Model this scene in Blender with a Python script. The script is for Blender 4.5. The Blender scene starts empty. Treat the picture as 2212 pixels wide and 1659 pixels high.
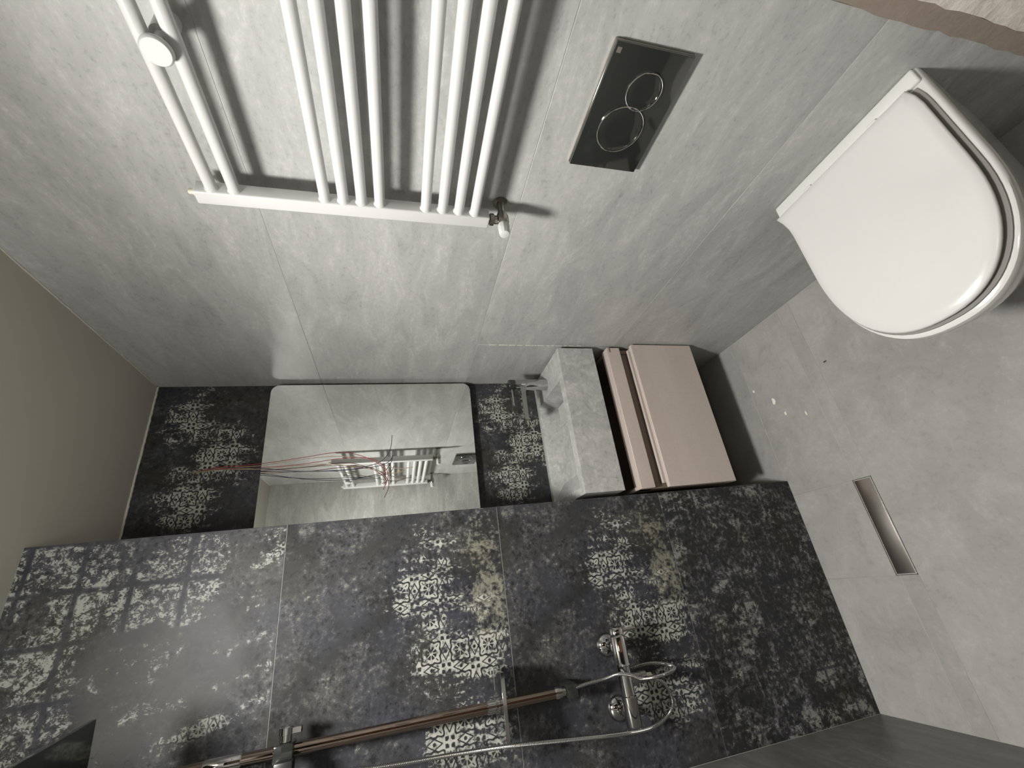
import bpy, bmesh, math, random
from mathutils import Vector, Matrix

# ------------------------------------------------------------------ camera
CZ = 1.459                                  # lens height above the floor
RM = ((-0.12360966, -0.22883067, -0.96558644),   # image right  in world axes
      (-0.89759713, 0.44069242, 0.01046798),     # image down
      (0.42313123, 0.86800157, -0.25987159))     # view direction
FPX = 920.238
sc = bpy.context.scene
col = bpy.context.collection
cam = bpy.data.cameras.new('camera')
cam.sensor_fit = 'HORIZONTAL'
cam.sensor_width = 36.0
cam.lens = FPX / 2212 * 36.0
cam.clip_start = 0.01
cam_o = bpy.data.objects.new('camera', cam)
col.objects.link(cam_o)
r0, r1, r2 = (Vector(v) for v in RM)
M = Matrix.Identity(4)
for i in range(3):
    M[i][0] = r0[i]; M[i][1] = -r1[i]; M[i][2] = -r2[i]
M[2][3] = CZ
cam_o.matrix_world = M
sc.camera = cam_o

# ------------------------------------------------------------------ world, light, exposure
w = bpy.data.worlds.new('world'); sc.world = w
w.use_nodes = True
w.node_tree.nodes['Background'].inputs[0].default_value = (0.0, 0.0, 0.0, 1)
w.node_tree.nodes['Background'].inputs[1].default_value = 0.0
vs = sc.view_settings
vs.view_transform = 'Standard'; vs.look = 'None'; vs.gamma = 1.0
vs.use_curve_mapping = False
vs.exposure = 0.22
sc.cycles.sample_clamp_indirect = 0.0      # keep the lamp light the mirror throws onto the wall
sc.cycles.caustics_reflective = True
sc.cycles.blur_glossy = 0.0
sc.cycles.use_guiding = True
sc.cycles.use_light_tree = False          # only three lamps
sc.cycles.adaptive_threshold = 0.05
sc.cycles.max_bounces = 6; sc.cycles.diffuse_bounces = 4; sc.cycles.glossy_bounces = 3; sc.cycles.transmission_bounces = 4
LAMP = (-0.03, 0.58, CZ + 0.775)
LAMP_W = 10.5          # sideways glow of the frosted bulb
LAMP_DOWN_W = 97.0    # light thrown down by its reflector
HALL_W = 3.0

# ------------------------------------------------------------------ room numbers (metres)
XR = 0.85        # wall with radiator and toilet
XL = -0.508      # left wall
YB = 1.735       # back wall of the vanity niche
YS = 1.357       # dark shower wall
XS = 0.229       # outer corner of the shower wall
YN = 0.04        # wall with the doorway
ZH = CZ + 0.888  # ceiling
def Z(rel): return CZ + rel
def at(px, py, X=None, Y=None, Zr=None):
    """a pixel of the photograph on a known plane"""
    d = Vector((px - 1106, py - 829.5, FPX))
    v = r0 * d.x + r1 * d.y + r2 * d.z
    t = X / v.x if X is not None else (Y / v.y if Y is not None else Zr / v.z)
    p = v * t
    return Vector((p.x, p.y, p.z + CZ))

# ------------------------------------------------------------------ node helper
class Ex:
    def __init__(s, nt, sock): s.nt = nt; s.s = sock
    def _m(s, op, b=None, c=None, clamp=False):
        n = s.nt.nodes.new('ShaderNodeMath'); n.operation = op; n.use_clamp = clamp
        for i, v in enumerate((s, b, c)):
            if v is None: continue
            if isinstance(v, Ex): s.nt.links.new(v.s, n.inputs[i])
            else: n.inputs[i].default_value = v
        return Ex(s.nt, n.outputs[0])
    def __add__(s, o): return s._m('ADD', o)
    __radd__ = __add__
    def __mul__(s, o): return s._m('MULTIPLY', o)
    __rmul__ = __mul__
    def __sub__(s, o): return s._m('SUBTRACT', o)
    def __rsub__(s, o): return (s * -1.0) + o
    def __truediv__(s, o): return s._m('DIVIDE', o)
    def abs(s): return s._m('ABSOLUTE')
    def max(s, o): return s._m('MAXIMUM', o)
    def min(s, o): return s._m('MINIMUM', o)
    def sqrt(s): return s._m('SQRT')
    def sin(s): return s._m('SINE')
    def cos(s): return s._m('COSINE')
    def fract(s): return s._m('FRACT')
    def atan2(s, o): return s._m('ARCTAN2', o)
    def clamp(s): return s._m('ADD', 0.0, clamp=True)
    def ss(s, a, b):
        n = s.nt.nodes.new('ShaderNodeMapRange'); n.interpolation_type = 'SMOOTHSTEP'
        s.nt.links.new(s.s, n.inputs[0])
        lo, hi, f, t = (a, b, 0.0, 1.0) if a < b else (b, a, 1.0, 0.0)
        n.inputs[1].default_value = lo; n.inputs[2].default_value = hi
        n.inputs[3].default_value = f; n.inputs[4].default_value = t
        return Ex(s.nt, n.outputs[0])

class Mat:
    def __init__(s, name, rough=0.5, metal=0.0, color=(0.5, 0.5, 0.5), spec=0.5, coat=0.0):
        s.m = bpy.data.materials.new(name); s.m.use_nodes = True
        s.nt = s.m.node_tree; s.b = s.nt.nodes['Principled BSDF']
        s.b.inputs['Base Color'].default_value = (*color, 1)
        s.b.inputs['Roughness'].default_value = rough
        s.b.inputs['Metallic'].default_value = metal
        s.b.inputs['Specular IOR Level'].default_value = spec
        s.b.inputs['Coat Weight'].default_value = coat
        s.tc = None
    def co(s, kind='Object'):
        if s.tc is None: s.tc = s.nt.nodes.new('ShaderNodeTexCoord')
        return s.tc.outputs[kind]
    def xyz(s, kind='Object'):
        n = s.nt.nodes.new('ShaderNodeSeparateXYZ'); s.nt.links.new(s.co(kind), n.inputs[0])
        return [Ex(s.nt, o) for o in n.outputs]
    def noise(s, scale=5, detail=4, rough=0.55, dist=0.0, sc3=(1, 1, 1), off=(0, 0, 0), kind='Object', rand=False):
        mp = s.nt.nodes.new('ShaderNodeMapping')
        mp.inputs['Scale'].default_value = sc3; mp.inputs['Location'].default_value = off
        s.nt.links.new(s.co(kind), mp.inputs['Vector'])
        vec = mp.outputs[0]
        if rand:
            oi = s.nt.nodes.new('ShaderNodeObjectInfo')
            mu = s.nt.nodes.new('ShaderNodeVectorMath'); mu.operation = 'MULTIPLY_ADD'
            cx = s.nt.nodes.new('ShaderNodeCombineXYZ')
            for i in range(3): s.nt.links.new(oi.outputs['Random'], cx.inputs[i])
            s.nt.links.new(cx.outputs[0], mu.inputs[0]); mu.inputs[1].default_value = (37, 53, 71)
            s.nt.links.new(vec, mu.inputs[2]); vec = mu.outputs[0]
        n = s.nt.nodes.new('ShaderNodeTexNoise')
        n.inputs['Scale'].default_value = scale; n.inputs['Detail'].default_value = detail
        n.inputs['Roughness'].default_value = rough; n.inputs['Distortion'].default_value = dist
        s.nt.links.new(vec, n.inputs['Vector'])
        return Ex(s.nt, n.outputs['Fac'])
    def mix(s, fac, a, b):
        n = s.nt.nodes.new('ShaderNodeMix'); n.data_type = 'RGBA'
        if isinstance(fac, Ex): s.nt.links.new(fac.s, n.inputs[0])
        else: n.inputs[0].default_value = fac
        for i, v in ((6, a), (7, b)):
            if isinstance(v, tuple): n.inputs[i].default_value = (*v, 1)
            else: s.nt.links.new(v, n.inputs[i])
        return n.outputs[2]
    def color(s, sock): s.nt.links.new(sock, s.b.inputs['Base Color'])
    def rough(s, ex): s.nt.links.new(ex.s, s.b.inputs['Roughness'])
    def bump(s, ex, strength=0.2, dist=0.002):
        n = s.nt.nodes.new('ShaderNodeBump')
        n.inputs['Strength'].default_value = strength; n.inputs['Distance'].default_value = dist
        s.nt.links.new(ex.s, n.inputs['Height']); s.nt.links.new(n.outputs[0], s.b.inputs['Normal'])

def plain(name, color, rough=0.5, metal=0.0, var=0.06, scale=8, **k):
    """a paint, metal or plastic with a faint procedural unevenness"""
    m = Mat(name, rough, metal, color, **k)
    n = m.noise(scale, 3)
    lo = tuple(c * (1 - var) for c in color); hi = tuple(min(1, c * (1 + var)) for c in color)
    m.color(m.mix(n, lo, hi))
    return m.m

# ------------------------------------------------------------------ materials
def concrete(name, dark, mid, light, stretch, rough=0.42, k=1.0):
    """concrete-look porcelain: soft clouds, streaks along the tile and fine grain"""
    m = Mat(name, rough, spec=0.45)
    cl = m.noise(2.3, 4, 0.62, 0.5, stretch, rand=True)
    st = m.noise(11, 5, 0.66, 0.8, tuple(q if q < 1 else q * 1.6 for q in stretch), rand=True)
    gr = m.noise(95, 3, 0.78, 0.0, tuple(0.6 if q < 1 else 1 for q in stretch))
    mean = tuple((p + q) / 2 for p, q in zip(dark, light))
    c = m.mix((cl * 0.6 + st * 0.4).ss(0.34, 0.66), tuple(q * 0.90 for q in dark), tuple(q * 1.06 for q in light))
    c = m.mix(1.0 - 0.75 * k, c, mid)
    c = m.mix((st * 0.5 + gr * 0.5).ss(0.50, 0.70) * (0.75 * k), c, tuple(min(1, q * 1.28) for q in light))     # pale scuffs
    c = m.mix((gr * 0.65 + st * 0.35).ss(0.48, 0.34) * (0.55 * k), c, tuple(q * 0.66 for q in dark))            # dark pores
    m.color(c)
    m.rough((gr * 0.18 + cl * 0.2) + (rough - 0.19))
    m.bump(gr * 0.7 + st, 0.12, 0.0015)
    return m.m
G_R = concrete('grey_concrete_tile_right', (0.35, 0.35, 0.34), (0.40, 0.40, 0.39), (0.465, 0.465, 0.45), (1, 0.45, 1), k=0.8)
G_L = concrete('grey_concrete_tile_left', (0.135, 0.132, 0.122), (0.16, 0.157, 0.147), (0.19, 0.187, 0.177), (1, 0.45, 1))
G_F = concrete('grey_concrete_tile_floor', (0.30, 0.297, 0.282), (0.345, 0.341, 0.326), (0.40, 0.393, 0.376), (0.8, 0.8, 1), 0.5, 0.5)
G_N = concrete('grey_concrete_tile_doorwall', (0.34, 0.34, 0.32), (0.39, 0.39, 0.37), (0.45, 0.45, 0.43), (0.5, 1, 1))
BASIN = concrete('grey_stone_basin', (0.36, 0.36, 0.35), (0.41, 0.41, 0.40), (0.48, 0.48, 0.465), (1.4, 1.4, 1.4), 0.5)
GROUT = plain('grey_grout', (0.43, 0.43, 0.41), 0.9, scale=40)
GROUT_D = plain('dark_grout', (0.30, 0.29, 0.27), 0.9, scale=40)
CEIL = plain('ceiling_paint', (0.50, 0.485, 0.42), 0.9, scale=3)
PLASTER = Mat('rough_pink_plaster', 0.9)
_n = PLASTER.noise(26, 7, 0.65, 0.5); PLASTER.color(PLASTER.mix(_n.ss(0.3, 0.7), (0.60, 0.54, 0.48), (0.85, 0.78, 0.72))); PLASTER.bump(_n, 0.6, 0.006)
PLASTER = PLASTER.m
MORTAR = Mat('brown_mortar', 0.9)
_n = MORTAR.noise(40, 6, 0.65); MORTAR.color(MORTAR.mix(_n, (0.24, 0.19, 0.155), (0.36, 0.30, 0.25))); MORTAR.bump(_n, 0.4, 0.003)
MORTAR = MORTAR.m
SEAL = plain('pale_filler', (0.55, 0.53, 0.47), 0.8, scale=60, var=0.2)
WHITE = plain('white_enamel', (0.58, 0.58, 0.57), 0.28, scale=5, var=0.02)
CERAM = plain('white_ceramic', (0.68, 0.68, 0.66), 0.12, scale=5, var=0.02, coat=0.3)
LIDM = plain('white_seat_plastic', (0.66, 0.65, 0.64), 0.22, scale=5, var=0.02)
SEATG = plain('seat_gap_shade', (0.22, 0.21, 0.20), 0.5)  # dark grey paints in the shade of the gap between lid and rim
CHROME = plain('chrome', (0.80, 0.79, 0.77), 0.07, 1.0, var=0.02)
RISER = plain('reflection_tinted_chrome', (0.30, 0.235, 0.195), 0.07, 1.0, var=0.02)  # brown tint stands in for orange and black reflections on the chrome rail
SCHROME = plain('shower_chrome', (0.52, 0.51, 0.50), 0.06, 1.0, var=0.02)
STEEL = Mat('brushed_steel', 0.30, 1.0)
_n = STEEL.noise(6, 4, 0.6, 0, (1, 60, 60)); STEEL.color(STEEL.mix(_n, (0.48, 0.45, 0.41), (0.66, 0.62, 0.57))); STEEL = STEEL.m
NICKEL = plain('dull_nickel', (0.36, 0.34, 0.30), 0.28, 1.0, var=0.1, scale=30)
BLACKCH = plain('black_chrome', (0.022, 0.024, 0.022), 0.10, 0.0, var=0.1, spec=0.6, coat=0.4)
BLACKP = plain('black_plastic', (0.02, 0.02, 0.02), 0.35)
GREYP = plain('warm_grey_print', (0.16, 0.13, 0.12), 0.5)
CREAMP = plain('yellowed_plastic', (0.62, 0.60, 0.46), 0.4)
LABELP = plain('cream_paper', (0.55, 0.50, 0.36), 0.8)
MIRR = Mat('mirror_silver', 0.015, 1.0, (0.95, 0.965, 0.95)).m
BACKING = plain('dark_mirror_case', (0.05, 0.05, 0.05), 0.6)
WOOD = plain('hall_wood', (0.55, 0.27, 0.14), 0.6, scale=4, var=0.15)
TAUPE = Mat('taupe_laminate', 0.45)
_n = TAUPE.noise(3, 6, 0.6, 0.6, (0.35, 1, 1), rand=True); _g = TAUPE.noise(150, 3, 0.6)
TAUPE.color(TAUPE.mix((_n * 0.75 + _g * 0.25).ss(0.3, 0.7), (0.51, 0.43, 0.385), (0.61, 0.53, 0.485)))
TAUPE.bump(_g, 0.05, 0.001); TAUPE = TAUPE.m
TAUPE_D = plain('taupe_cabinet_inside', (0.20, 0.155, 0.125), 0.6)
GLASS = Mat('clear_glass_shelf', 0.03, 0.0, (0.86, 0.90, 0.89), 0.5)
GLASS.b.inputs['Transmission Weight'].default_value = 1.0
GLASS.b.inputs['IOR'].default_value = 1.5
GLASS = GLASS.m
CRUMB = plain('white_plaster_crumb', (0.78, 0.76, 0.68), 0.9)
DIRT = plain('dark_grit', (0.05, 0.05, 0.05), 0.9)

# ---- dark decor tile with a worn cement-tile print
def floral(m, x, z, per):
    """printed cement-tile ornament: star flower, leaves, lattice; returns 1 where the ink is light"""
    u = ((x / per).fract() - 0.5) * 2.0
    v = ((z / per).fract() - 0.5) * 2.0
    a, b = u.abs(), v.abs()
    r = (u * u + v * v).sqrt()
    th = u.atan2(v)
    s4 = (th * 4.0).sin().abs()
    c8 = (th * 8.0).cos()
    s2 = (th * 2.0).sin().abs()
    star = r.ss(0.10, 0.16) * r.ss(0.42, 0.36) * s4.ss(0.35, 0.6)
    rad = s2 * 0.20 + c8 * 0.08 + 0.58
    ring = (r - rad).abs().ss(0.085, 0.045)
    notch = (a - b).abs().ss(0.06, 0.03) * r.ss(0.44, 0.5) * r.ss(0.70, 0.64)
    ca, cb = 1.0 - a, 1.0 - b
    mx, mn = ca.max(cb), ca.min(cb)
    corner = mx.ss(0.34, 0.28) * mn.ss(0.05, 0.09) * mx.ss(0.10, 0.15)
    d1 = (ca * ca + b * b).sqrt().min((cb * cb + a * a).sqrt())
    dot = d1.ss(0.13, 0.09)
    loz = (a.max(b) + a.min(b) * -0.55 - 0.72).abs().ss(0.055, 0.025) * a.min(b).ss(0.62, 0.5)
    dark = star.max(ring).max(notch).max(corner).max(dot).max(loz)
    return 1.0 - dark

def dark_tile(name, blobs, base, mid, pale, cream, per=0.078, off=(0.0, 0.0), seed=0.0, drip=0.0,
              warm=(), smooth=(), squares=None, wear=1.0):
    m = Mat(name, 0.5, spec=0.22)
    X, Y, Zc = m.xyz()
    def field(bl):
        f = None
        for (cx, cz, rx, rz, amp) in bl:
            dx = (X - cx) / rx; dz = (Zc - cz) / rz
            g = (1.0 - (dx * dx + dz * dz)).max(-0.6) * amp
            f = g if f is None else f.max(g)
        return f
    o = (seed, seed * 1.7, seed * 0.6)
    big = m.noise(4.2, 3, 0.6, 0.5, (1, 1, 1), o)
    med = m.noise(17, 5, 0.68, 0.4, (1, 1, 0.7), o)
    fine = m.noise(75, 3, 0.74, 0.2, (1, 1, 1), o)
    hue = m.noise(5.5, 1, 0.5, 0.3, (1, 1, 1), (o[1], o[0], o[2]))
    scr = m.noise(30, 4, 0.72, 0.2, (1, 1, 0.25), o)
    c = m.mix((big * 0.6 + med * 0.4).ss(0.38, 0.62), base, mid)
    c = m.mix(hue.ss(0.42, 0.62) * 0.5, c, (mid[0] * 0.92, mid[1] * 0.92, mid[2] * 1.16))
    c = m.mix(hue.ss(0.46, 0.34) * 0.4, c, (mid[0] * 0.95, mid[1] * 0.92, mid[2] * 0.72))
    c = m.mix((med * 0.5 + fine * 0.5).ss(0.47, 0.66) * 0.75, c, pale)
    c = m.mix((fine * 0.7 + scr * 0.3).ss(0.47, 0.36) * 0.7, c, tuple(q * 0.4 for q in base))
    if drip:
        dr = m.noise(34, 4, 0.74, 0.3, (0.22, 1, 1), o)
        c = m.mix((dr * 0.6 + fine * 0.4).ss(0.52, 0.64) * (big.ss(0.38, 0.56)) * drip, c, pale)
    if smooth:
        sf = field(smooth).ss(-0.1, 0.5)
        c = m.mix(sf * 0.6, c, tuple(0.6 * p + 0.4 * q for p, q in zip(mid, pale)))
    if warm:
        wf = (field(warm) * 0.45 + (med - 0.5) * 2.0 + (fine - 0.5) * 2.4).ss(0.12, 0.75)
        c = m.mix(wf * 0.62, c, (cream[0] * 0.72, cream[1] * 0.70, cream[2] * 0.58))
    if squares:
        ps, sbl = squares
        wx = X + (med - 0.5) * 0.012; wz = Zc + (big - 0.5) * 0.012
        uu = (((wx + off[0]) / ps).fract() - 0.5).abs() * 2.0
        vv = (((wz + off[1]) / ps).fract() - 0.5).abs() * 2.0
        edge = uu.max(vv)
        fs = floral(m, X + (med - 0.5) * 0.05, Zc + (scr - 0.5) * 0.04, ps * 0.5)
        lab = ((med - 0.5).abs() * 7.0).min(1.0)
        ink = edge.ss(0.95, 0.82) * (fs * 0.35 + lab * 0.6 + (fine - 0.5) * 2.0).ss(0.35, 0.75)
        sm = (field(sbl) * 0.8 + (med - 0.5) * 3.0 + (scr - 0.5) * 2.2 + (fine - 0.5) * 1.2 + 0.12).ss(0.0, 0.45)
        c = m.mix(edge.ss(0.80, 0.95) * sm * 0.55, c, (base[0] * 0.8, base[1] * 0.82, base[2] * 1.05))
        c = m.mix(ink * sm * 0.9, c, cream)
    fl = floral(m, X + off[0], Zc + off[1], per)
    mask = (field(blobs) * 0.9 + (med - 0.5) * 2.6 + (scr - 0.5) * 2.4 + (fine - 0.5) * 1.8 - 0.42 * wear).ss(0.0, 0.55)
    c = m.mix(mask * (1.0 - fl) * 0.7, c, tuple(q * 0.4 for q in base))
    c = m.mix(mask * fl * (fine.ss(0.30, 0.52) * 0.35 + 0.6), c, cream)
    m.color(c)
    m.rough(fine * 0.25 + 0.40)
    return m.m
CREAM = (0.40, 0.40, 0.355)
PRINT_MID = dark_tile('dark_print_tile_middle',
    [(-0.206, 0.232, 0.13, 0.15, 1.0), (-0.10, 0.235, 0.07, 0.10, 0.55), (-0.40, 0.125, 0.105, 0.19, 1.1), (-0.55, 0.125, 0.10, 0.14, 1.0),
     (-0.28, 0.10, 0.05, 0.10, 0.5)],
    (0.026, 0.0265, 0.027), (0.047, 0.047, 0.051), (0.098, 0.098, 0.099), CREAM, off=(0.367 + 0.0394, -0.0245), seed=3.1,
    warm=[(-0.22, 0.055, 0.20, 0.075, 1.0), (-0.42, 0.06, 0.1, 0.08, 0.6)], wear=1.0)
PRINT_TOP = dark_tile('dark_print_tile_top',
    [(-0.048, 0.03, 0.045, 0.055, 0.9), (-0.228, 0.06, 0.10, 0.05, 0.45), (-0.37, 0.03, 0.1, 0.05, 0.4), (-0.42, 0.17, 0.05, 0.20, 0.35)],
    (0.038, 0.039, 0.040), (0.070, 0.070, 0.070), (0.14, 0.14, 0.145), (0.36, 0.365, 0.33), per=0.058, seed=8.3,
    smooth=[(-0.31, 0.24, 0.18, 0.19, 1.0)],
    squares=(0.113, [(-0.162, 0.441, 0.075, 0.075, 1.1), (-0.152, 0.328, 0.075, 0.075, 1.1), (-0.124, 0.215, 0.075, 0.075, 1.0), (-0.05, 0.483, 0.08, 0.10, 0.7),
                     (-0.25, 0.50, 0.07, 0.10, 0.9), (-0.38, 0.48, 0.09, 0.09, 0.8), (-0.05, 0.22, 0.07, 0.09, 0.6), (-0.05, 0.57, 0.10, 0.03, 0.9), (-0.33, 0.46, 0.10, 0.05, 0.6)]))
PRINT_LOW = dark_tile('dark_print_tile_bottom',
    [(-0.047, 0.52, 0.05, 0.05, 0.35), (-0.35, 0.47, 0.08, 0.05, 0.3), (-0.56, 0.40, 0.10, 0.14, 0.35)],
    (0.024, 0.025, 0.024), (0.036, 0.036, 0.036), (0.17, 0.17, 0.172), (0.26, 0.26, 0.24), seed=14.9, drip=0.85,
    squares=(0.074, [(-0.045, 0.515, 0.05, 0.05, 0.55), (-0.05, 0.44, 0.05, 0.04, 0.4)]), wear=1.08)
PRINT_NICHE = dark_tile('dark_print_tile_niche',
    [(-0.13, 0.43, 0.16, 0.11, 0.8), (-0.28, 0.33, 0.16, 0.13, 1.0), (-0.45, 0.41, 0.15, 0.12, 0.9),
     (-0.14, 0.45, 0.13, 0.12, 0.9)],
    (0.026, 0.027, 0.026), (0.047, 0.047, 0.047), (0.10, 0.10, 0.10), CREAM, off=(0.01, 0.02), seed=21.4)

# ------------------------------------------------------------------ mesh helpers
def mesh_obj(name, bm, mat, parent=None, smooth=False, loc=None):
    me = bpy.data.meshes.new(name)
    bmesh.ops.recalc_face_normals(bm, faces=bm.faces[:])
    bm.to_mesh(me); bm.free()
    me.materials.append(mat)
    if smooth:
        me.polygons.foreach_set('use_smooth', [True] * len(me.polygons))
        if smooth != 'all':
            try: me.set_sharp_from_angle(angle=math.radians(40))
            except Exception: pass
    o = bpy.data.objects.new(name, me); col.objects.link(o)
    if parent is not None: o.parent = parent
    if loc is not None: o.location = loc
    return o
def b_box(bm, x0, x1, y0, y1, z0, z1, bev=0.0, seg=2):
    t = bmesh.new()
    bmesh.ops.create_cube(t, size=1.0)
    for v in t.verts:
        v.co = Vector(((x0 + x1) / 2 + v.co.x * (x1 - x0), (y0 + y1) / 2 + v.co.y * (y1 - y0), (z0 + z1) / 2 + v.co.z * (z1 - z0)))
    if bev: bmesh.ops.bevel(t, geom=t.edges[:], offset=bev, segments=seg, profile=0.5, affect='EDGES')
    merge(bm, t)
def merge(bm, t):
    me = bpy.data.meshes.new('tmp'); t.to_mesh(me); t.free(); bm.from_mesh(me); bpy.data.meshes.remove(me)
def box(name, mat, parent, x0, x1, y0, y1, z0, z1, bev=0.0, seg=2, origin=None):
    bm = bmesh.new(); b_box(bm, x0, x1, y0, y1, z0, z1, bev, seg)
    if origin is not None:
        for v in bm.verts: v.co -= Vector(origin)
    return mesh_obj(name, bm, mat, parent, smooth=bool(bev), loc=origin)
def frame(d):
    d = Vector(d).normalized()
    up = Vector((0, 0, 1)) if abs(d.z) < 0.9 else Vector((1, 0, 0))
    u = d.cross(up).normalized(); v = d.cross(u).normalized()
    return d, u, v
def b_lathe(bm, p0, d, prof, n=28, cap=True):
    """profile of (distance along axis, radius)"""
    d, u, v = frame(d); p0 = Vector(p0); rings = []
    for (h, r) in prof:
        rings.append([bm.verts.new(p0 + d * h + (u * math.cos(2 * math.pi * i / n) + v * math.sin(2 * math.pi * i / n)) * r) for i in range(n)])
    for a, b in zip(rings, rings[1:]):
        for i in range(n): bm.faces.new((a[i], a[(i + 1) % n], b[(i + 1) % n], b[i]))
    if cap:
        bm.faces.new(rings[0]); bm.faces.new(rings[-1])
def lathe(name, mat, parent, p0, d, prof, n=28):
    bm = bmesh.new(); b_lathe(bm, p0, d, prof, n); return mesh_obj(name, bm, mat, parent, smooth=True)
def cyl(name, mat, parent, p0, p1, r, n=24, ch=0.0):
    p0, p1 = Vector(p0), Vector(p1); L = (p1 - p0).length
    ch = min(ch, r * 0.9, L * 0.4)
    prof = [(0, r - ch), (ch, r), (L - ch, r), (L, r - ch)] if ch else [(0, r), (L, r)]
    return lathe(name, mat, parent, p0, p1 - p0, prof, n)
def spline(pts, n=14):
    pts = [Vector(p) for p in pts]; P = [pts[0] * 2 - pts[1]] + pts + [pts[-1] * 2 - pts[-2]]
    out = []
    for i in range(1, len(P) - 2):
        for k in range(n):
            t = k / n; a, b, c, d = P[i - 1], P[i], P[i + 1], P[i + 2]
            out.append(0.5 * ((2 * b) + (c - a) * t + (2 * a - 5 * b + 4 * c - d) * t * t + (3 * b - a - 3 * c + d) * t ** 3))
    out.append(pts[-1]); return out
def resample(pts, step):
    out = [pts[0]]; acc = 0.0
    for a, b in zip(pts, pts[1:]):
        L = (b - a).length
        if L < 1e-9: continue
        t = step - acc
        while t <= L:
            out.append(a.lerp(b, t / L)); t += step
        acc = L - (t - step)
    return out
def tube(name, mat, parent, pts, r, n=10, rib=None):
    bm = bmesh.new(); rings = []
    d, u, v = frame(pts[1] - pts[0])
    for i, p in enumerate(pts):
        t = (pts[min(i + 1, len(pts) - 1)] - pts[max(i - 1, 0)]).normalized()
        u = (u - t * u.dot(t)).normalized(); v = t.cross(u)
        rr = r if rib is None else (r if i % 2 else r - rib)
        rings.append([bm.verts.new(p + (u * math.cos(2 * math.pi * k / n) + v * math.sin(2 * math.pi * k / n)) * rr) for k in range(n)])
    for a, b in zip(rings, rings[1:]):
        for i in range(n): bm.faces.new((a[i], a[(i + 1) % n], b[(i + 1) % n], b[i]))
    bm.faces.new(rings[0]); bm.faces.new(rings[-1])
    return mesh_obj(name, bm, mat, parent, smooth='all' if rib is None else True)
def b_loft(bm, loops, cap0=True, cap1=True):
    R = [[bm.verts.new(Vector(p)) for p in lp] for lp in loops]
    n = len(R[0])
    for a, b in zip(R, R[1:]):
        for i in range(n): bm.faces.new((a[i], a[(i + 1) % n], b[(i + 1) % n], b[i]))
    if cap0: bm.faces.new(R[0])
    if cap1: bm.faces.new(R[-1])
def thing(name, label, cat, loc=(0, 0, 0), group=None):
    o = bpy.data.objects.new(name, None); col.objects.link(o)
    o.empty_display_size = 0.05
    o['label'] = label; o['category'] = cat
    if group: o['group'] = group
    return o
def tag(o, label, cat, group=None):
    o['label'] = label; o['category'] = cat
    if group: o['group'] = group
    return o
def struct(o, label=None, cat=None):
    o['kind'] = 'structure'
    if label: o['label'] = label
    if cat: o['category'] = cat
    return o

# ------------------------------------------------------------------ the room shell
J = 0.0007          # half a joint
T = 0.009           # tile thickness
ROWS = [0.0, Z(-0.883), Z(-0.299), Z(0.302), ZH]     # tile courses on all walls

wall_right = struct(box('wall_right', GROUT, None, XR + 0.0008, XR + 0.15, YN - 0.12, YB + 0.15, -0.05, ZH + 0.05),
                    'long grey concrete-look tiled wall behind radiator and toilet', 'wall')
cuts = [[0.222, YB], [0.222, 1.393, YB], [YN, YB], [YN, YB]]
for r in range(4):
    ys = cuts[r]
    if r == 1: ys = [0.222, 1.393, YB]
    for y0, y1 in zip(ys, ys[1:]):
        z0, z1 = ROWS[r], ROWS[r + 1]
        box('tile', G_R, wall_right, XR, XR + 0.0035, y0 + J, y1 - J, z0 + J, z1 - J, 0.0006, 1, origin=(XR, y0, z0))

box('tile', G_R, wall_right, XR, XR + 0.0035, YN + J, 0.222 - J, Z(-0.62) + J, Z(-0.299) - J, 0.0006, 1, origin=(XR, YN, Z(-0.62)))

wall_left = struct(box('wall_left', GROUT, None, XL - 0.15, XL - 0.0008, YN - 0.12, YS + 0.4, -0.05, ZH + 0.05),
                   'shaded grey tiled wall on the shower side', 'wall')
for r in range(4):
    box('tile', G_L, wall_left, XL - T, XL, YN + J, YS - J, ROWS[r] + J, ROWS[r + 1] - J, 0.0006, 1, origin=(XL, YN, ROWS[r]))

wall_back = struct(box('wall_back', GROUT_D, None, XS - 0.02, XR + 0.1, YB + 0.0008, YB + 0.15, -0.05, ZH + 0.05),
                   'dark patterned tiled wall behind mirror and washbasin', 'wall')
for r in range(4):
    box('tile', PRINT_NICHE, wall_back, XS + J, XR - J, YB, YB + T, ROWS[r] + J, ROWS[r + 1] - J, 0.0006, 1, origin=(XR, YB, ROWS[r]))

wall_shower = struct(box('wall_shower', GROUT_D, None, XL - 0.1, XS - 0.001, YS + 0.0008, YB + 0.149, -0.05, ZH + 0.05),
                     'dark worn floral-print tiled shower wall', 'wall')
for r, mt in enumerate((PRINT_LOW, PRINT_MID, PRINT_MID, PRINT_TOP)):
    box('tile', mt, wall_shower, XL + J, XS, YS, YS + T, ROWS[r] + J, ROWS[r + 1] - J, 0.0006, 1, origin=(XS, YS, ROWS[r]))

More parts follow.
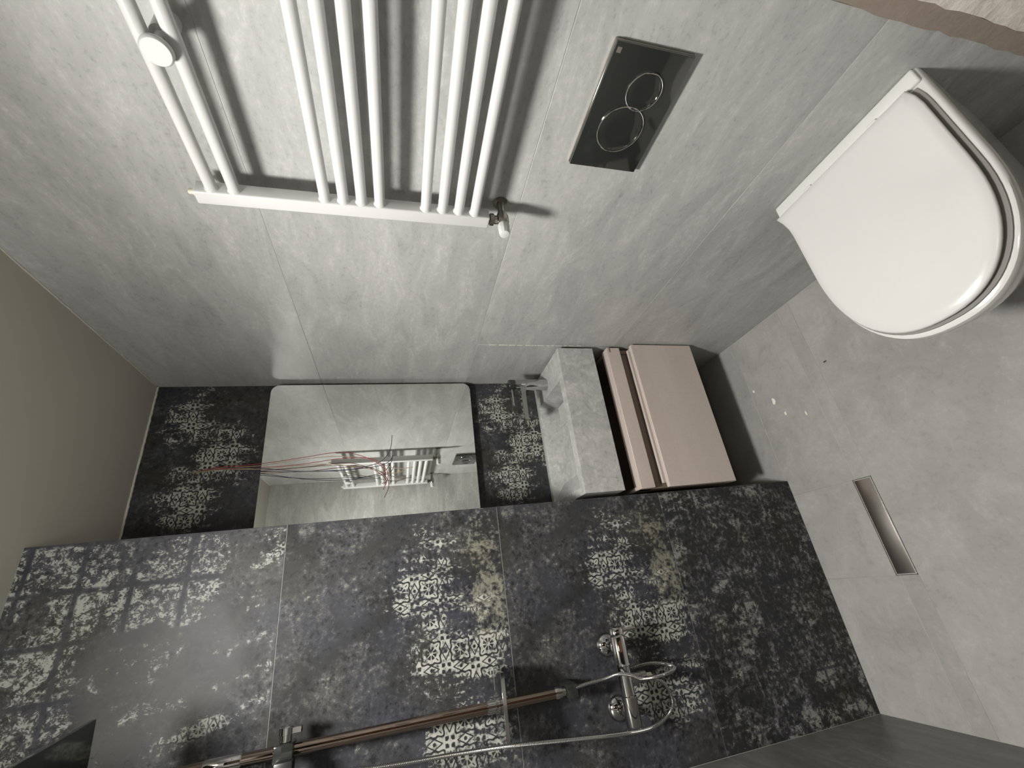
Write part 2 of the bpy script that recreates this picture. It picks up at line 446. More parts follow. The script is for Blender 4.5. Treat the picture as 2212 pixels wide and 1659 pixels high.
# wall with the doorway, behind the camera (seen in the mirror)
DX0, DX1, DH = -0.42, 0.46, 2.06
bm = bmesh.new()
b_box(bm, XL - 0.1, DX0, YN - 0.12, YN - 0.0008, -0.05, ZH + 0.05)
b_box(bm, DX1, XR + 0.1, YN - 0.12, YN - 0.0008, -0.05, ZH + 0.05)
b_box(bm, DX0, DX1, YN - 0.12, YN - 0.0008, DH, ZH + 0.05)
wall_front = struct(mesh_obj('wall_front', bm, GROUT), 'grey tiled wall with the doorway, mirrored beside the radiator', 'wall')
for r in range(4):
    for x0, x1 in ((XL, DX0), (DX1, XR)):
        box('tile', G_N, wall_front, x0 + J, x1 - J, YN - T, YN, ROWS[r] + J, ROWS[r + 1] - J, 0.0006, 1, origin=(x0, YN, ROWS[r]))
box('tile', G_N, wall_front, DX0 + J, DX1 - J, YN - T, YN, DH, ZH - J, 0.0006, 1, origin=(DX0, YN, DH))

floor = struct(box('floor', GROUT, None, -1.2, XR + 0.15, -1.5, YB + 0.15, -0.10, -0.0008), 'grey concrete-look tiled floor', 'floor')
FY = 1.105
DR = (-0.119, 0.172, 1.050, 1.113)      # drain opening x0 x1 y0 y1
def ftile(x0, x1, y0, y1):
    box('tile', G_F, floor, x0 + J, x1 - J, y0 + J, y1 - J, -T, 0.0, 0.0006, 1, origin=(x0, y0, 0))
ftile(XL, XR, YN, DR[2])
ftile(XL, DR[0], DR[2] - 2 * J, FY); ftile(DR[1], XR, DR[2] - 2 * J, FY)
ftile(XL, DR[0], FY, YS + T); ftile(DR[1], XR, FY, YS + T); ftile(DR[0] - 2 * J, DR[1] + 2 * J, DR[3], YS + T)
ftile(XS, XR, YS + T, YB + T)
ftile(-1.2, XR + 0.15, -1.5, YN)
ceiling = struct(box('ceiling', CEIL, None, -1.2, XR + 0.15, -1.5, YB + 0.15, ZH, ZH + 0.1), 'plain cream painted ceiling', 'ceiling')
# hallway beyond the doorway (only its glow and its reflection in chrome reach the photo)
HALLW = plain('hall_grey_paint', (0.05, 0.045, 0.04), 0.8)
tag(box('hall_door', WOOD, None, 0.02, 0.60, -1.499, -1.46, 0.0, 2.0), 'warm brown wooden door across the hallway', 'door')
struct(box('wall_hall', HALLW, None, -1.3, XR + 0.2, -1.6, -1.5, -0.1, ZH + 0.1), 'dark hallway wall beyond the doorway', 'wall')
struct(box('wall_hall_left', HALLW, None, -1.3, -1.2, -1.5, YN - 0.12, -0.1, ZH + 0.1), 'dark left hallway wall', 'wall')
struct(box('wall_hall_right', HALLW, None, XR + 0.15, XR + 0.25, -1.5, YN - 0.12, -0.1, ZH + 0.1), 'dark right hallway wall', 'wall')

# untiled edge of the right wall beside the doorway
random.seed(5)
def ragged(name, mat, y0, y1, z0, z1, x0, x1, amp, n=26, both=True):
    bm = bmesh.new(); loops = []
    for i in range(n + 1):
        z = z0 + (z1 - z0) * i / n
        a = y0 + (random.uniform(-amp, amp) if both else 0); b = y1 + random.uniform(-amp, amp)
        loops.append([(x0, a, z), (x0, b, z), (x1, b, z), (x1, a, z)])
    b_loft(bm, loops); return mesh_obj(name, bm, mat, None)
struct(ragged('trim_1', MORTAR, 0.190, 0.224, 0.0, Z(-0.62), XR - 0.0015, XR + 0.0008, 0.0025), 'brown strip of mortar along the end of the tiles', 'trim')
struct(ragged('trim_2', PLASTER, YN, 0.191, 0.0, Z(-0.62), XR - 0.004, XR + 0.0008, 0.002, both=False), 'rough bare plaster beside the doorway', 'trim')
# irregular filler bead where ceiling meets the niche and the right wall
def bead(name, p0, p1, r, label):
    n = 70; pts = []
    for i in range(n + 1):
        p = Vector(p0).lerp(Vector(p1), i / n)
        pts.append(p + Vector((random.uniform(-1, 1), random.uniform(-1, 1), random.uniform(-1, 1))) * r * 0.25)
    return struct(tube(name, SEAL, None, pts, r, 6), label, 'trim')
bead('trim_3', (XS, YB - 0.001, ZH - 0.0015), (XR, YB - 0.001, ZH - 0.0015), 0.0045, 'pale filler bead along ceiling and dark niche wall')
bead('trim_4', (XR - 0.001, YN, ZH - 0.001), (XR - 0.001, YB, ZH - 0.001), 0.0026, 'thin filler bead along ceiling and grey wall')
# white filler remains on the vertical joint of the right wall
random.seed(11)
bm = bmesh.new(); z = Z(-0.735)
while z < Z(-0.345):
    L = random.uniform(0.008, 0.035)
    b_box(bm, XR - 0.0008, XR + 0.004, 1.3918, 1.3918 + random.uniform(0.0016, 0.0034), z, z + L)
    z += L + random.uniform(0.002, 0.014)
struct(mesh_obj('trim_5', bm, CRUMB), 'broken white filler line in a tile joint by the basin', 'trim')

# ------------------------------------------------------------------ ceiling lamp (above the frame)
def ceiling_lamp():
    t = thing('ceiling_lamp', 'bare round bulb in a socket on the ceiling above the room', 'lamp')
    lathe('socket', WHITE, t, (LAMP[0], LAMP[1], ZH), (0, 0, -1), [(0, 0.055), (0.008, 0.055), (0.010, 0.03), (0.014, 0.03)])
    l = bpy.data.lights.new('bulb', 'POINT'); l.energy = LAMP_W; l.color = (1.0, 0.985, 0.945); l.shadow_soft_size = 0.095
    o = bpy.data.objects.new('bulb', l); col.objects.link(o); o.location = LAMP; o.parent = t
    l = bpy.data.lights.new('reflector_light', 'SPOT'); l.spot_size = math.radians(168); l.spot_blend = 1.0; l.shadow_soft_size = 0.095; l.energy = LAMP_DOWN_W; l.color = (1.0, 0.985, 0.945)
    o = bpy.data.objects.new('reflector_light', l); col.objects.link(o); o.location = LAMP; o.parent = t
    return t
ceiling_lamp()
def hall_lamp():
    t = thing('hall_lamp', 'flat panel lamp on the hallway ceiling beyond the doorway', 'lamp')
    box('panel', WHITE, t, 0.08, 0.32, -0.92, -0.68, ZH - 0.012, ZH)
    l = bpy.data.lights.new('panel_light', 'AREA'); l.energy = HALL_W; l.size = 0.22; l.color = (1.0, 0.90, 0.78)
    o = bpy.data.objects.new('panel_light', l); col.objects.link(o); o.location = (0.2, -0.8, ZH - 0.016); o.parent = t
hall_lamp()

# ------------------------------------------------------------------ towel radiator
def radiator():
    t = thing('towel_radiator', 'white tubular towel radiator on the grey tiled wall', 'radiator')
    PX0, PX1 = 0.775, 0.808
    zt, zb = Z(0.388), Z(-0.214)
    for y0, y1, mir in ((0.706, 0.738, False), (0.088, 0.120, True)):
        p = box('post', WHITE, t, PX0, PX1, y0, y1, zb, zt, 0.004, 3)
        yc = (y0 + y1) / 2; xc = (PX0 + PX1) / 2
        lathe('vent_plug', CREAMP, p, (xc, yc, zt), (0, 0, 1), [(0, 0.008), (0.004, 0.008), (0.004, 0.0055), (0.013, 0.0055)], 12)
    zr = [0.356, 0.315, 0.145, 0.108, 0.071, 0.033, -0.066, -0.104, -0.141, -0.178]
    for i, zz in enumerate(zr):
        cyl('rung', WHITE, t, (0.789, 0.118, Z(zz)), (0.789, 0.708, Z(zz)), 0.0112, 20)
        for y, d in ((0.707, -1), (0.119, 1)):
            lathe('weld_collar', WHITE, t, (0.789, y, Z(zz)), (0, d, 0), [(0, 0.0135), (0.002, 0.013), (0.004, 0.0112)], 20)
    for y in (0.446, 0.30):
        b = lathe('wall_bracket', WHITE, t, (0.763, y, Z(0.3355)), (1, 0, 0),
                  [(0, 0.019), (0.003, 0.0215), (0.007, 0.0215), (0.0075, 0.0095), (0.04, 0.0095), (0.042, 0.017), (0.0868, 0.017)], 28)
    for y in (0.722, 0.104):
        v = lathe('valve', NICKEL, t, (0.79, y, zb), (0, 0, -1), [(0, 0.009), (0.003, 0.014), (0.012, 0.014), (0.014, 0.010), (0.020, 0.010)], 8)
        lathe('valve_body', NICKEL, v, (0.812, y, Z(-0.249)), (-1, 0, 0), [(0, 0.011), (0.012, 0.015), (0.030, 0.015), (0.036, 0.011)], 16)
        lathe('pipe', NICKEL, v, (XR, y, Z(-0.249)), (-1, 0, 0), [(0, 0.018), (0.003, 0.018), (0.005, 0.009), (0.040, 0.009)], 20)
        bm = bmesh.new(); n = 40; rr = []
        for h, r, k in ((0, 0.0125, 0), (0.004, 0.0145, 1), (0.026, 0.0130, 1), (0.031, 0.0115, 0), (0.032, 0.009, 0)):
            rr.append([(0.776 - h, y + math.cos(2 * math.pi * i / n) * (r - (0.0011 if k and i % 4 < 1 else 0)),
                        Z(-0.249) + math.sin(2 * math.pi * i / n) * (r - (0.0011 if k and i % 4 < 1 else 0))) for i in range(n)])
        b_loft(bm, rr); mesh_obj('valve_knob', bm, WHITE, v, smooth=True)
    return t
radiator()
tag(box('paper_label', LABELP, None, XR - 0.0012, XR - 0.0002, 0.185, 0.262, Z(-0.028), Z(0.045)),
    'small cream paper label on the wall behind the radiator rungs', 'label')

# ------------------------------------------------------------------ flush plate
def flush_plate():
    t = thing('flush_plate', 'glossy black dual flush plate above the toilet', 'flush plate')
    y0, y1, z0, z1 = 0.342, 0.586, Z(-0.543), Z(-0.381)
    box('rim', NICKEL, t, XR - 0.006, XR, y0 - 0.0006, y1 + 0.0006, z0 - 0.0006, z1 + 0.0006, 0.001, 1)
    box('plate', BLACKCH, t, XR - 0.013, XR - 0.006, y0, y1, z0, z1, 0.0012, 2)
    def ring(name, yc, zc, r):
        b = lathe('button', BLACKCH, t, (XR - 0.012, yc, zc), (-1, 0, 0), [(0, r - 0.001), (0.0028, r - 0.001), (0.0034, r - 0.002), (0.0031, r * 0.5), (0.003, 0.001)], 56)
        bm = bmesh.new(); loops = []
        for k in range(56):
            a = 2 * math.pi * k / 56
            loops.append([(XR - 0.013 - 0.0042 * q, yc + math.cos(a) * rr, zc + math.sin(a) * rr) for q, rr in ((0, r + 0.0012), (0.9, r + 0.0010), (1, r), (0.9, r - 0.0012), (0, r - 0.0014))])
        loops.append(loops[0]); b_loft(bm, loops, False, False)
        mesh_obj('chrome_ring', bm, CHROME, b, smooth=True)
    ring('big', 0.4925, Z(-0.459), 0.0485)
    ring('small', 0.414, Z(-0.472), 0.0355)
    box('maker_mark', GREYP, t, XR - 0.0134, XR - 0.0128, 0.3500, 0.3595, Z(-0.3945), Z(-0.3860), 0.0001, 1)
flush_plate()

# ------------------------------------------------------------------ toilet
def dshape(yc, hw, xf, xb, z, n=36, straight=0.45, flare=0.0, p=2.3, near=0.0):
    """D outline: straight back at xb, rounded front at xf; flare widens the far back corner"""
    L = xb - xf; xs = xf + L * (1 - straight)
    pts = []
    m = 8
    for i in range(m + 1):                      # near side, back to front
        s = i / m; x = xb + (xs - xb) * s
        pts.append((x, yc - hw + near * max(0, 1 - s * 4) ** 2, z))
    for i in range(1, n):
        a = -math.pi / 2 + math.pi * i / n
        c, s_ = math.cos(a), math.sin(a)
        pts.append((xs - (xs - xf) * abs(c) ** (2 / p), yc + hw * math.copysign(abs(s_) ** (2 / p), s_), z))
    for i in range(m, -1, -1):
        s = i / m; x = xb + (xs - xb) * s
        pts.append((x, yc + hw + flare * max(0, 1 - s * 2.6) ** 2, z))
    return pts
def toilet():
    t = thing('toilet', 'white wall-hung toilet with closed lid beneath the flush plate', 'toilet')
    yc = 0.464
    bm = bmesh.new()
    prof = [(-1.385, 0.090, 0.60), (-1.375, 0.105, 0.57), (-1.33, 0.120, 0.515), (-1.25, 0.138, 0.44), (-1.16, 0.157, 0.385), (-1.09, 0.173, 0.352), (-1.055, 0.1805, 0.341),
            (-1.041, 0.182, 0.3385), (-1.033, 0.180, 0.3405), (-1.030, 0.176, 0.345)]
    b_loft(bm, [dshape(yc, hw, xf, XR - 0.0005, Z(zz), flare=0.007) for zz, hw, xf in prof])
    mesh_obj('bowl', bm, CERAM, t, smooth=True)
    bm = bmesh.new()
    b_box(bm, 0.812, XR - 0.0005, yc - 0.178, yc + 0.186, Z(-1.034), Z(-1.021), 0.005, 3)
    mesh_obj('rear_shelf', bm, CERAM, t, smooth=True)
    bm = bmesh.new()
    b_loft(bm, [dshape(yc + 0.001, 0.1725, 0.350, 0.806, Z(-1.0302), near=0.006), dshape(yc + 0.001, 0.1725, 0.350, 0.806, Z(-1.0255), near=0.006)])
    mesh_obj('seat', bm, SEATG, t, smooth=True)
    bm = bmesh.new(); ly = 0.4665
    prof = [(-1.0255, 0.160, 0.362, 0.804, 0.014), (-1.0200, 0.1655, 0.3555, 0.809, 0.019), (-1.012, 0.1670, 0.3535, 0.810, 0.020), (-1.0085, 0.164, 0.357, 0.807, 0.018),
            (-1.0065, 0.148, 0.378, 0.79, 0.010), (-1.0050, 0.10, 0.43, 0.75, 0.003), (-1.0045, 0.03, 0.53, 0.65, 0.0)]
    b_loft(bm, [dshape(ly, hw, xf, xb, Z(zz), flare=fl, near=fl * 0.5) for zz, hw, xf, xb, fl in prof])
    mesh_obj('lid', bm, LIDM, t, smooth='all')
    for k in (-1, 1):
        cyl('hinge', CERAM, t, (0.815, ly + k * 0.085 - 0.010, Z(-1.0185)), (0.815, ly + k * 0.085 + 0.010, Z(-1.0185)), 0.0045, 16, 0.001)
toilet()

# ------------------------------------------------------------------ mirror
def rrect(x0, x1, z0, z1, r, y, n=8):
    pts = []
    for cx, cz, a0 in ((x1 - r, z1 - r, 0), (x0 + r, z1 - r, 90), (x0 + r, z0 + r, 180), (x1 - r, z0 + r, 270)):
        for i in range(n + 1):
            a = math.radians(a0 + 90 * i / n); pts.append((cx + math.cos(a) * r, y, cz + math.sin(a) * r))
    return pts
def mirror():
    t = thing('mirror', 'large frameless mirror with rounded corners above the washbasin', 'mirror')
    x0, x1, z0, z1, YM = 0.236, 0.834, Z(-0.311), Z(0.485), 1.700
    bm = bmesh.new(); b_loft(bm, [rrect(x0, x1, z0, z1, 0.032, YM), rrect(x0, x1, z0, z1, 0.032, YM + 0.005)])
    mesh_obj('mirror_glass', bm, MIRR, t)
    box('backing', BACKING, t, x0 + 0.03, x1 - 0.012, YM + 0.005, YB, z0 + 0.012, z1 - 0.012)
mirror()

# ------------------------------------------------------------------ washbasin and tap
def basin():
    t = thing('washbasin', 'grey stone-look block washbasin hung in the dark niche', 'washbasin')
    x0, x1, y0, y1, zt, zb = 0.252, 0.833, 1.384, YB, Z(-0.624), Z(-0.776)
    i0, i1, k0, k1, d = 0.280, 0.708, 1.424, 1.712, 0.095
    bm = bmesh.new()
    V = lambda *p: bm.verts.new(Vector(p))
    ob = [V(x0, y0, zb), V(x1, y0, zb), V(x1, y1, zb), V(x0, y1, zb)]
    ot = [V(x0, y0, zt), V(x1, y0, zt), V(x1, y1, zt), V(x0, y1, zt)]
    it = [V(i0, k0, zt), V(i1, k0, zt), V(i1, k1, zt), V(i0, k1, zt)]
    ib = [V(i0 + 0.075, k0 + 0.01, zt - d * 0.55), V(i1 - 0.01, k0 + 0.01, zt - d), V(i1 - 0.01, k1 - 0.02, zt - d), V(i0 + 0.075, k1 - 0.02, zt - d * 0.55)]
    bm.faces.new(ob)
    for i in range(4):
        j = (i + 1) % 4
        bm.faces.new((ob[i], ob[j], ot[j], ot[i])); bm.faces.new((ot[i], ot[j], it[j], it[i])); bm.faces.new((it[i], it[j], ib[j], ib[i]))
    bm.faces.new(ib)
    mesh_obj('basin_block', bm, BASIN, t)
    # slab cover over the waste
    bm = bmesh.new(); b_box(bm, 0.600, 0.692, 1.585, 1.675, zt - 0.092, zt - 0.078, 0.001, 1)
    mesh_obj('waste_cover', bm, BASIN, t)
basin()
def basin_tap():
    t = thing('basin_tap', 'chrome basin tap with long flat spout on the grey washbasin', 'tap')
    bx, by, z0 = 0.760, 1.572, Z(-0.624)
    lathe('body', SCHROME, t, (bx, by, z0), (0, 0, 1), [(0, 0.0225), (0.002, 0.024), (0.142, 0.024), (0.143, 0.0225), (0.145, 0.0225)], 40)
    lathe('cap', BLACKCH, t, (bx, by, z0 + 0.145), (0, 0, 1), [(0, 0.0238), (0.022, 0.0238), (0.025, 0.022)], 40)
    bm = bmesh.new()
    loops = []
    for s, hz, hy in ((0.0, 0.017, 0.020), (0.015, 0.012, 0.018), (0.03, 0.0095, 0.0165), (0.15, 0.0085, 0.016)):
        x = bx - 0.012 - s; zc = z0 + 0.112 + 0.002 * s / 0.15
        loops.append([(x, by - hy, zc - hz), (x, by + hy, zc - hz), (x, by + hy, zc + hz), (x, by - hy, zc + hz)])
    b_loft(bm, loops); bmesh.ops.bevel(bm, geom=bm.edges[:], offset=0.0015, segments=2, affect='EDGES')
    mesh_obj('spout', bm, SCHROME, t, smooth=True)
    bm = bmesh.new(); b_box(bm, bx - 0.098, bx - 0.015, by - 0.009, by + 0.009, z0 + 0.156, z0 + 0.163, 0.0015, 2)
    mesh_obj('lever', bm, SCHROME, t, smooth=True)
basin_tap()

# ------------------------------------------------------------------ vanity cabinet
def vanity():
    t = thing('vanity_cabinet', 'taupe two-drawer vanity cabinet hung below the grey washbasin', 'cabinet')
    x0, x1 = 0.252, 0.838
    zt, zb = Z(-0.845), Z(-1.246)
    bm = bmesh.new()
    b_box(bm, x0, x0 + 0.016, 1.405, YB, zb, zt - 0.004); b_box(bm, x1 - 0.016, x1, 1.405, YB, zb, zt - 0.004)
    b_box(bm, x0 + 0.016, x1 - 0.016, 1.44, YB, zb, zb + 0.016); b_box(bm, x0 + 0.016, x1 - 0.016, YB - 0.02, YB, zb + 0.016, zt - 0.02)
    mesh_obj('carcass', bm, TAUPE_D, t)
    u = box('drawer', TAUPE, t, x0, x1, 1.384, 1.432, Z(-0.900), zt + 0.003, 0.0012, 1)
    box('end_notch', TAUPE_D, u, x1 - 0.0215, x1 + 0.0006, 1.3835, 1.3905, Z(-0.858), Z(-0.851))
    box('drawer_back', TAUPE_D, u, x0 + 0.02, x1 - 0.02, 1.46, 1.474, Z(-0.96), Z(-0.875))
    box('rail', TAUPE_D, t, x0 + 0.016, x1 - 0.016, 1.412, 1.43, Z(-0.985), Z(-0.9005))
    l = box('drawer', TAUPE, t, x0 - 0.004, x1 + 0.003, 1.362, 1.380, Z(-1.232), Z(-0.944), 0.0012, 1)
    box('inner_front', TAUPE, l, x0 + 0.016, x1 - 0.006, 1.391, 1.403, Z(-1.22), Z(-0.942), 0.0008, 1)
    box('drawer_side', TAUPE, l, x1 - 0.012, x1 - 0.001, 1.380, 1.40, Z(-1.22), Z(-0.95))
vanity()

# ------------------------------------------------------------------ loose cable ends in front of the mirror
def wires():
    t = thing('cable', 'loose coloured electric wires hanging from the dark wall across the mirror', 'cable')
    RED = plain('red_wire', (0.30, 0.045, 0.04), 0.45); TAN = plain('tan_wire', (0.42, 0.30, 0.20), 0.45)
    NAVY = plain('navy_wire', (0.03, 0.03, 0.075), 0.45); GRN = plain('yellow_green_wire', (0.34, 0.34, 0.10), 0.45)
    hole = Vector((0.503, YB, Z(0.716)))
    def P(l):
        out = [hole + Vector((0, 0.0, 0))]
        for x, y, Y in l: out.append(at(x, y, Y=Y))
        return spline(out, 10)
    rs = 0.0012
    tube('red_wire', RED, t, P([(470, 1010, 1.69), (562, 1002, 1.66), (650, 989, 1.64), (730, 977, 1.63), (775, 983, 1.63), (815, 1000, 1.63), (833, 1020, 1.63), (822, 1025, 1.63)]), rs, 8)
    tube('red_wire', RED, t, P([(472, 1013, 1.69), (565, 1010, 1.67), (650, 1003, 1.65), (740, 990, 1.64), (800, 990, 1.63), (830, 1008, 1.63), (838, 1030, 1.63), (828, 1058, 1.63)]), rs, 8)
    tube('tan_wire', TAN, t, P([(472, 1012, 1.69), (562, 1006, 1.665), (640, 994, 1.65), (720, 986, 1.64), (790, 990, 1.64), (822, 1002, 1.64), (860, 1012, 1.63), (892, 1009, 1.62)]), rs, 8)
    tube('tan_wire', TAN, t, P([(471, 1015, 1.69), (565, 1013, 1.67), (640, 1006, 1.66), (720, 1003, 1.65), (790, 1012, 1.64), (850, 1022, 1.64), (875, 1016, 1.64)]), rs, 8)
    tube('navy_wire', NAVY, t, P([(472, 1011, 1.69), (562, 1012, 1.66), (650, 1018, 1.64), (740, 1016, 1.63), (790, 1008, 1.63), (825, 995, 1.62), (843, 970, 1.61), (847, 940, 1.60)]), rs, 8)
    tube('navy_wire', NAVY, t, P([(471, 1014, 1.69), (562, 1018, 1.67), (650, 1019, 1.65), (760, 1014, 1.64), (820, 1006, 1.63), (842, 995, 1.62), (850, 982, 1.62)]), rs, 8)
    tube('yellow_green_wire', GRN, t, P([(440, 1019, 1.71), (480, 1013, 1.69), (520, 1012, 1.68), (548, 1013, 1.675)]), rs * 1.2, 8)
wires()

# ------------------------------------------------------------------ shower
RX, RY = -0.268, 1.290
def shower_column():
    t = thing('shower_column', 'chrome shower riser rail with square overhead rose on the dark wall', 'shower')
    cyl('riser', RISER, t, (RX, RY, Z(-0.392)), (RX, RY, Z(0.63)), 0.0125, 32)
    lathe('end_nut', SCHROME, t, (RX, RY, Z(-0.386)), (0, 0, -1), [(0, 0.013), (0.004, 0.0145), (0.010, 0.0145), (0.011, 0.0125), (0.018, 0.0125), (0.019, 0.010), (0.030, 0.0095)], 24)
    for zz in (Z(-0.432), Z(0.60)):
        w = box('wall_mount', BLACKCH, t, RX - 0.0145, RX + 0.0145, RY - 0.014, YS, zz - 0.0145, zz + 0.0145, 0.0012, 2)
    lathe('collar', SCHROME, t, (RX, RY, Z(0.332)), (0, 0, 1), [(0, 0.0125), (0.003, 0.0145), (0.07, 0.0145), (0.073, 0.0125)], 28)
    # slider with clamp knob
    s = box('slider', BLACKCH, t, RX - 0.017, RX + 0.0165, RY - 0.026, RY + 0.018, Z(0.228), Z(0.268), 0.003, 2)
    lathe('clamp_knob', SCHROME, s, (RX + 0.016, RY - 0.004, Z(0.248)), (1, 0, 0), [(0, 0.010), (0.002, 0.0125), (0.014, 0.0125), (0.015, 0.0150), (0.028, 0.0150), (0.030, 0.013)], 28)
    box('clamp_tab', SCHROME, s, RX + 0.030, RX + 0.042, RY - 0.010, RY + 0.004, Z(0.216), Z(0.237), 0.001, 1)
    box('handset_holder', BLACKP, s, RX - 0.075, RX - 0.010, RY - 0.042, RY - 0.010, Z(0.224), Z(0.262), 0.004, 2)
    # overhead arm and rose, just reaching the frame
    tube('arm', SCHROME, t, spline([(RX, RY, Z(0.62)), (RX, RY, Z(0.66)), (RX, RY - 0.02, Z(0.685)), (RX, RY - 0.06, Z(0.69)), (RX, 1.045, Z(0.69))], 10), 0.0105, 20)
    rz = Z(0.556)
    cyl('rose_neck', SCHROME, t, (RX, 1.045, rz + 0.008), (RX, 1.045, Z(0.695)), 0.011, 20)
    bm = bmesh.new(); b_box(bm, -0.125, 0.125, -0.125, 0.125, 0, 0.008, 0.0008, 1)
    a = math.radians(-6.0)
    for v in bm.verts:
        x, y = v.co.x, v.co.y
        v.co = Vector((RX + x * math.cos(a) - y * math.sin(a), 1.048 + x * math.sin(a) + y * math.cos(a), rz + v.co.z))
    mesh_obj('rain_rose', bm, BLACKCH, t)
shower_column()
def shelf():
    t = thing('shower_shelf', 'small clear glass shelf clamped to the shower rail', 'shelf')
    bm = bmesh.new()
    b_loft(bm, [[(x, y, zz) for x, y, _ in [(p[0], p[2], 0) for p in rrect(RX - 0.075, RX + 0.076, 1.238, 1.342, 0.012, 0)]] for zz in (Z(-0.246), Z(-0.239))])
    mesh_obj('glass_plate', bm, GLASS, t)
    box('front_rail', SCHROME, t, RX - 0.076, RX + 0.077, 1.2345, 1.238, Z(-0.2475), Z(-0.2375), 0.0008, 1)
    lathe('clamp', SCHROME, t, (RX, RY, Z(-0.2385)), (0, 0, 1), [(0, 0.0165), (0.006, 0.0165), (0.008, 0.0145), (0.030, 0.0145), (0.032, 0.0125)], 28)
shelf()
def mixer():
    t = thing('shower_mixer', 'chrome bar shower mixer with two round rosettes on the dark wall', 'tap')
    z = Z(-0.592); yb = 1.292
    for x in (-0.192, -0.344):
        r = lathe('rosette', SCHROME, t, (x, YS, Z(-0.583)), (0, -1, 0), [(0, 0.031), (0.004, 0.031), (0.012, 0.026), (0.017, 0.017), (0.019, 0.012), (0.05, 0.012)], 36)
    lathe('body', SCHROME, t, (-0.165, yb, z), (-1, 0, 0), [(0, 0.0185), (0.004, 0.0205), (0.072, 0.0205), (0.074, 0.0185), (0.10, 0.0180), (0.14, 0.0180), (0.142, 0.0205), (0.205, 0.0205), (0.209, 0.0185)], 36)
    lathe('handle', SCHROME, t, (-0.163, yb, z), (1, 0, 0), [(0, 0.0175), (0.001, 0.0205), (0.016, 0.0205), (0.018, 0.019)], 36)
    cyl('lever', SCHROME, t, (-0.155, yb - 0.004, z - 0.015), (-0.153, yb - 0.014, z - 0.055), 0.0042, 12, 0.001)
    o = lathe('outlet', SCHROME, t, (-0.271, yb, z - 0.012), (0, 0, -1), [(0, 0.0125), (0.012, 0.0135), (0.030, 0.0135), (0.031, 0.0150), (0.047, 0.0150), (0.048, 0.010)], 24)
    lathe('hose_nut', CREAMP, o, (-0.271, yb, z - 0.060), (0, 0, -1), [(0, 0.0075), (0.018, 0.0065), (0.019, 0.006)], 16)
mixer()
def hose(name, label, pts):
    p = resample(spline(pts, 24), 0.0019)
    o = tube(name, SCHROME, None, p, 0.0052, 10, rib=0.0012)
    tag(o, label, 'hose', 'chrome shower hoses')
hose('shower_hose', 'short looped chrome hose between riser foot and mixer',
     [Vector((RX, RY, Z(-0.414))), at(1265, 1478, Y=1.272), at(1300, 1468, Y=1.258), at(1335, 1456, Y=1.250), at(1362, 1458, Y=1.247), at(1385, 1466, Y=1.243),
      at(1420, 1461, Y=1.235), at(1447, 1452, Y=1.238), at(1456, 1442, Y=1.262), at(1440, 1435, Y=1.292), at(1412, 1432, Y=1.312), at(1385, 1436, Y=1.325), at(1362, 1444, Y=1.33), at(1340, 1452, Y=1.33)])
hose('shower_hose', 'long chrome hose hanging from mixer outlet to the hand shower',
     [Vector((-0.271, 1.292, Z(-0.6725))), at(1412, 1466, Y=1.289), at(1432, 1474, Y=1.275), at(1448, 1498, Y=1.26), at(1453, 1522, Y=1.25), at(1440, 1548, Y=1.245), at(1405, 1573, Y=1.24), at(1340, 1586, Y=1.235),
      at(1230, 1598, Y=1.232), at(1098, 1612, Y=1.229), at(980, 1630, Y=1.228), at(880, 1648, Y=1.228), at(800, 1660, Y=1.228), Vector((-0.312, 1.23, Z(0.12))), Vector((-0.318, 1.24, Z(0.20)))])
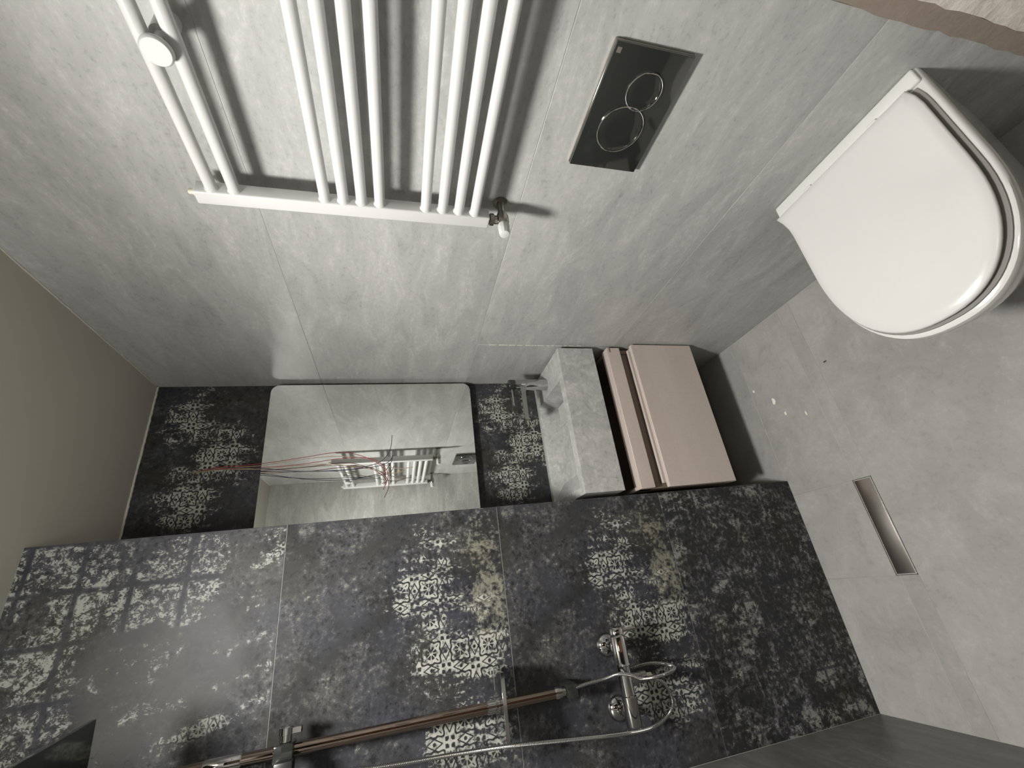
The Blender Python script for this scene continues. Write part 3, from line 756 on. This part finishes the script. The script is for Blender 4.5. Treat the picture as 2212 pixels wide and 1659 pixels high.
def handset():
    t = thing('hand_shower', 'slim hand shower parked in the slider of the riser rail', 'hand shower')
    lathe('handle', SCHROME, t, (-0.318, 1.241, Z(0.2)), (0.0, -0.12, 1), [(0, 0.009), (0.02, 0.011), (0.12, 0.012), (0.20, 0.012)], 20)
    lathe('spray_head', SCHROME, t, (-0.318, 1.222, Z(0.415)), (0, -1, -0.35), [(-0.012, 0.02), (-0.006, 0.045), (0.008, 0.048), (0.012, 0.046)], 28)
handset()

# ------------------------------------------------------------------ floor drain
def drain():
    t = thing('floor_drain', 'narrow brushed steel slot drain set in the shower floor', 'drain')
    x0, x1, y0, y1 = DR
    bm = bmesh.new()
    b_box(bm, x0, x1, y0, y0 + 0.002, -0.012, 0.0005); b_box(bm, x0, x1, y1 - 0.002, y1, -0.012, 0.0005)
    b_box(bm, x0, x0 + 0.002, y0, y1, -0.012, 0.0005); b_box(bm, x1 - 0.002, x1, y0, y1, -0.012, 0.0005)
    b_box(bm, x0, x1, y0, y1, -0.02, -0.012)
    mesh_obj('channel', bm, NICKEL, t)
    box('cover_plate', STEEL, t, x0 + 0.004, x1 - 0.004, y0 + 0.0045, y1 - 0.0045, -0.010, 0.0012, 0.0009, 2)
drain()

# ------------------------------------------------------------------ small crumbs on the floor
def crumb(px, py, rx, ry, mat, label, seed):
    random.seed(seed); p = at(px, py, Zr=-CZ)
    bm = bmesh.new(); n = 11; r = [random.uniform(0.7, 1.15) for _ in range(n)]
    lo = []
    for s, h in ((1.0, 0.0), (0.85, 0.0012), (0.35, 0.0019)):
        lo.append([(p.x + math.cos(2 * math.pi * i / n) * rx * r[i] * s, p.y + math.sin(2 * math.pi * i / n) * ry * r[i] * s, h) for i in range(n)])
    b_loft(bm, lo); tag(mesh_obj('plaster_crumb' if mat is CRUMB else 'grit', bm, mat, None, smooth=True), label, 'crumb', 'crumbs on the shower floor')
crumb(1628, 846, 0.0065, 0.006, CRUMB, 'round white plaster crumb closest to the vanity cabinet', 1)
crumb(1671, 867, 0.013, 0.009, CRUMB, 'largest white plaster crumb on the floor by the vanity', 2)
crumb(1697, 893, 0.009, 0.005, CRUMB, 'flat white plaster crumb between largest and narrow crumbs', 3)
crumb(1741, 892, 0.010, 0.0035, CRUMB, 'narrow white plaster crumb farthest from the vanity', 4)
crumb(1782, 781, 0.003, 0.006, DIRT, 'tiny black speck of grit on the floor below the toilet', 5)
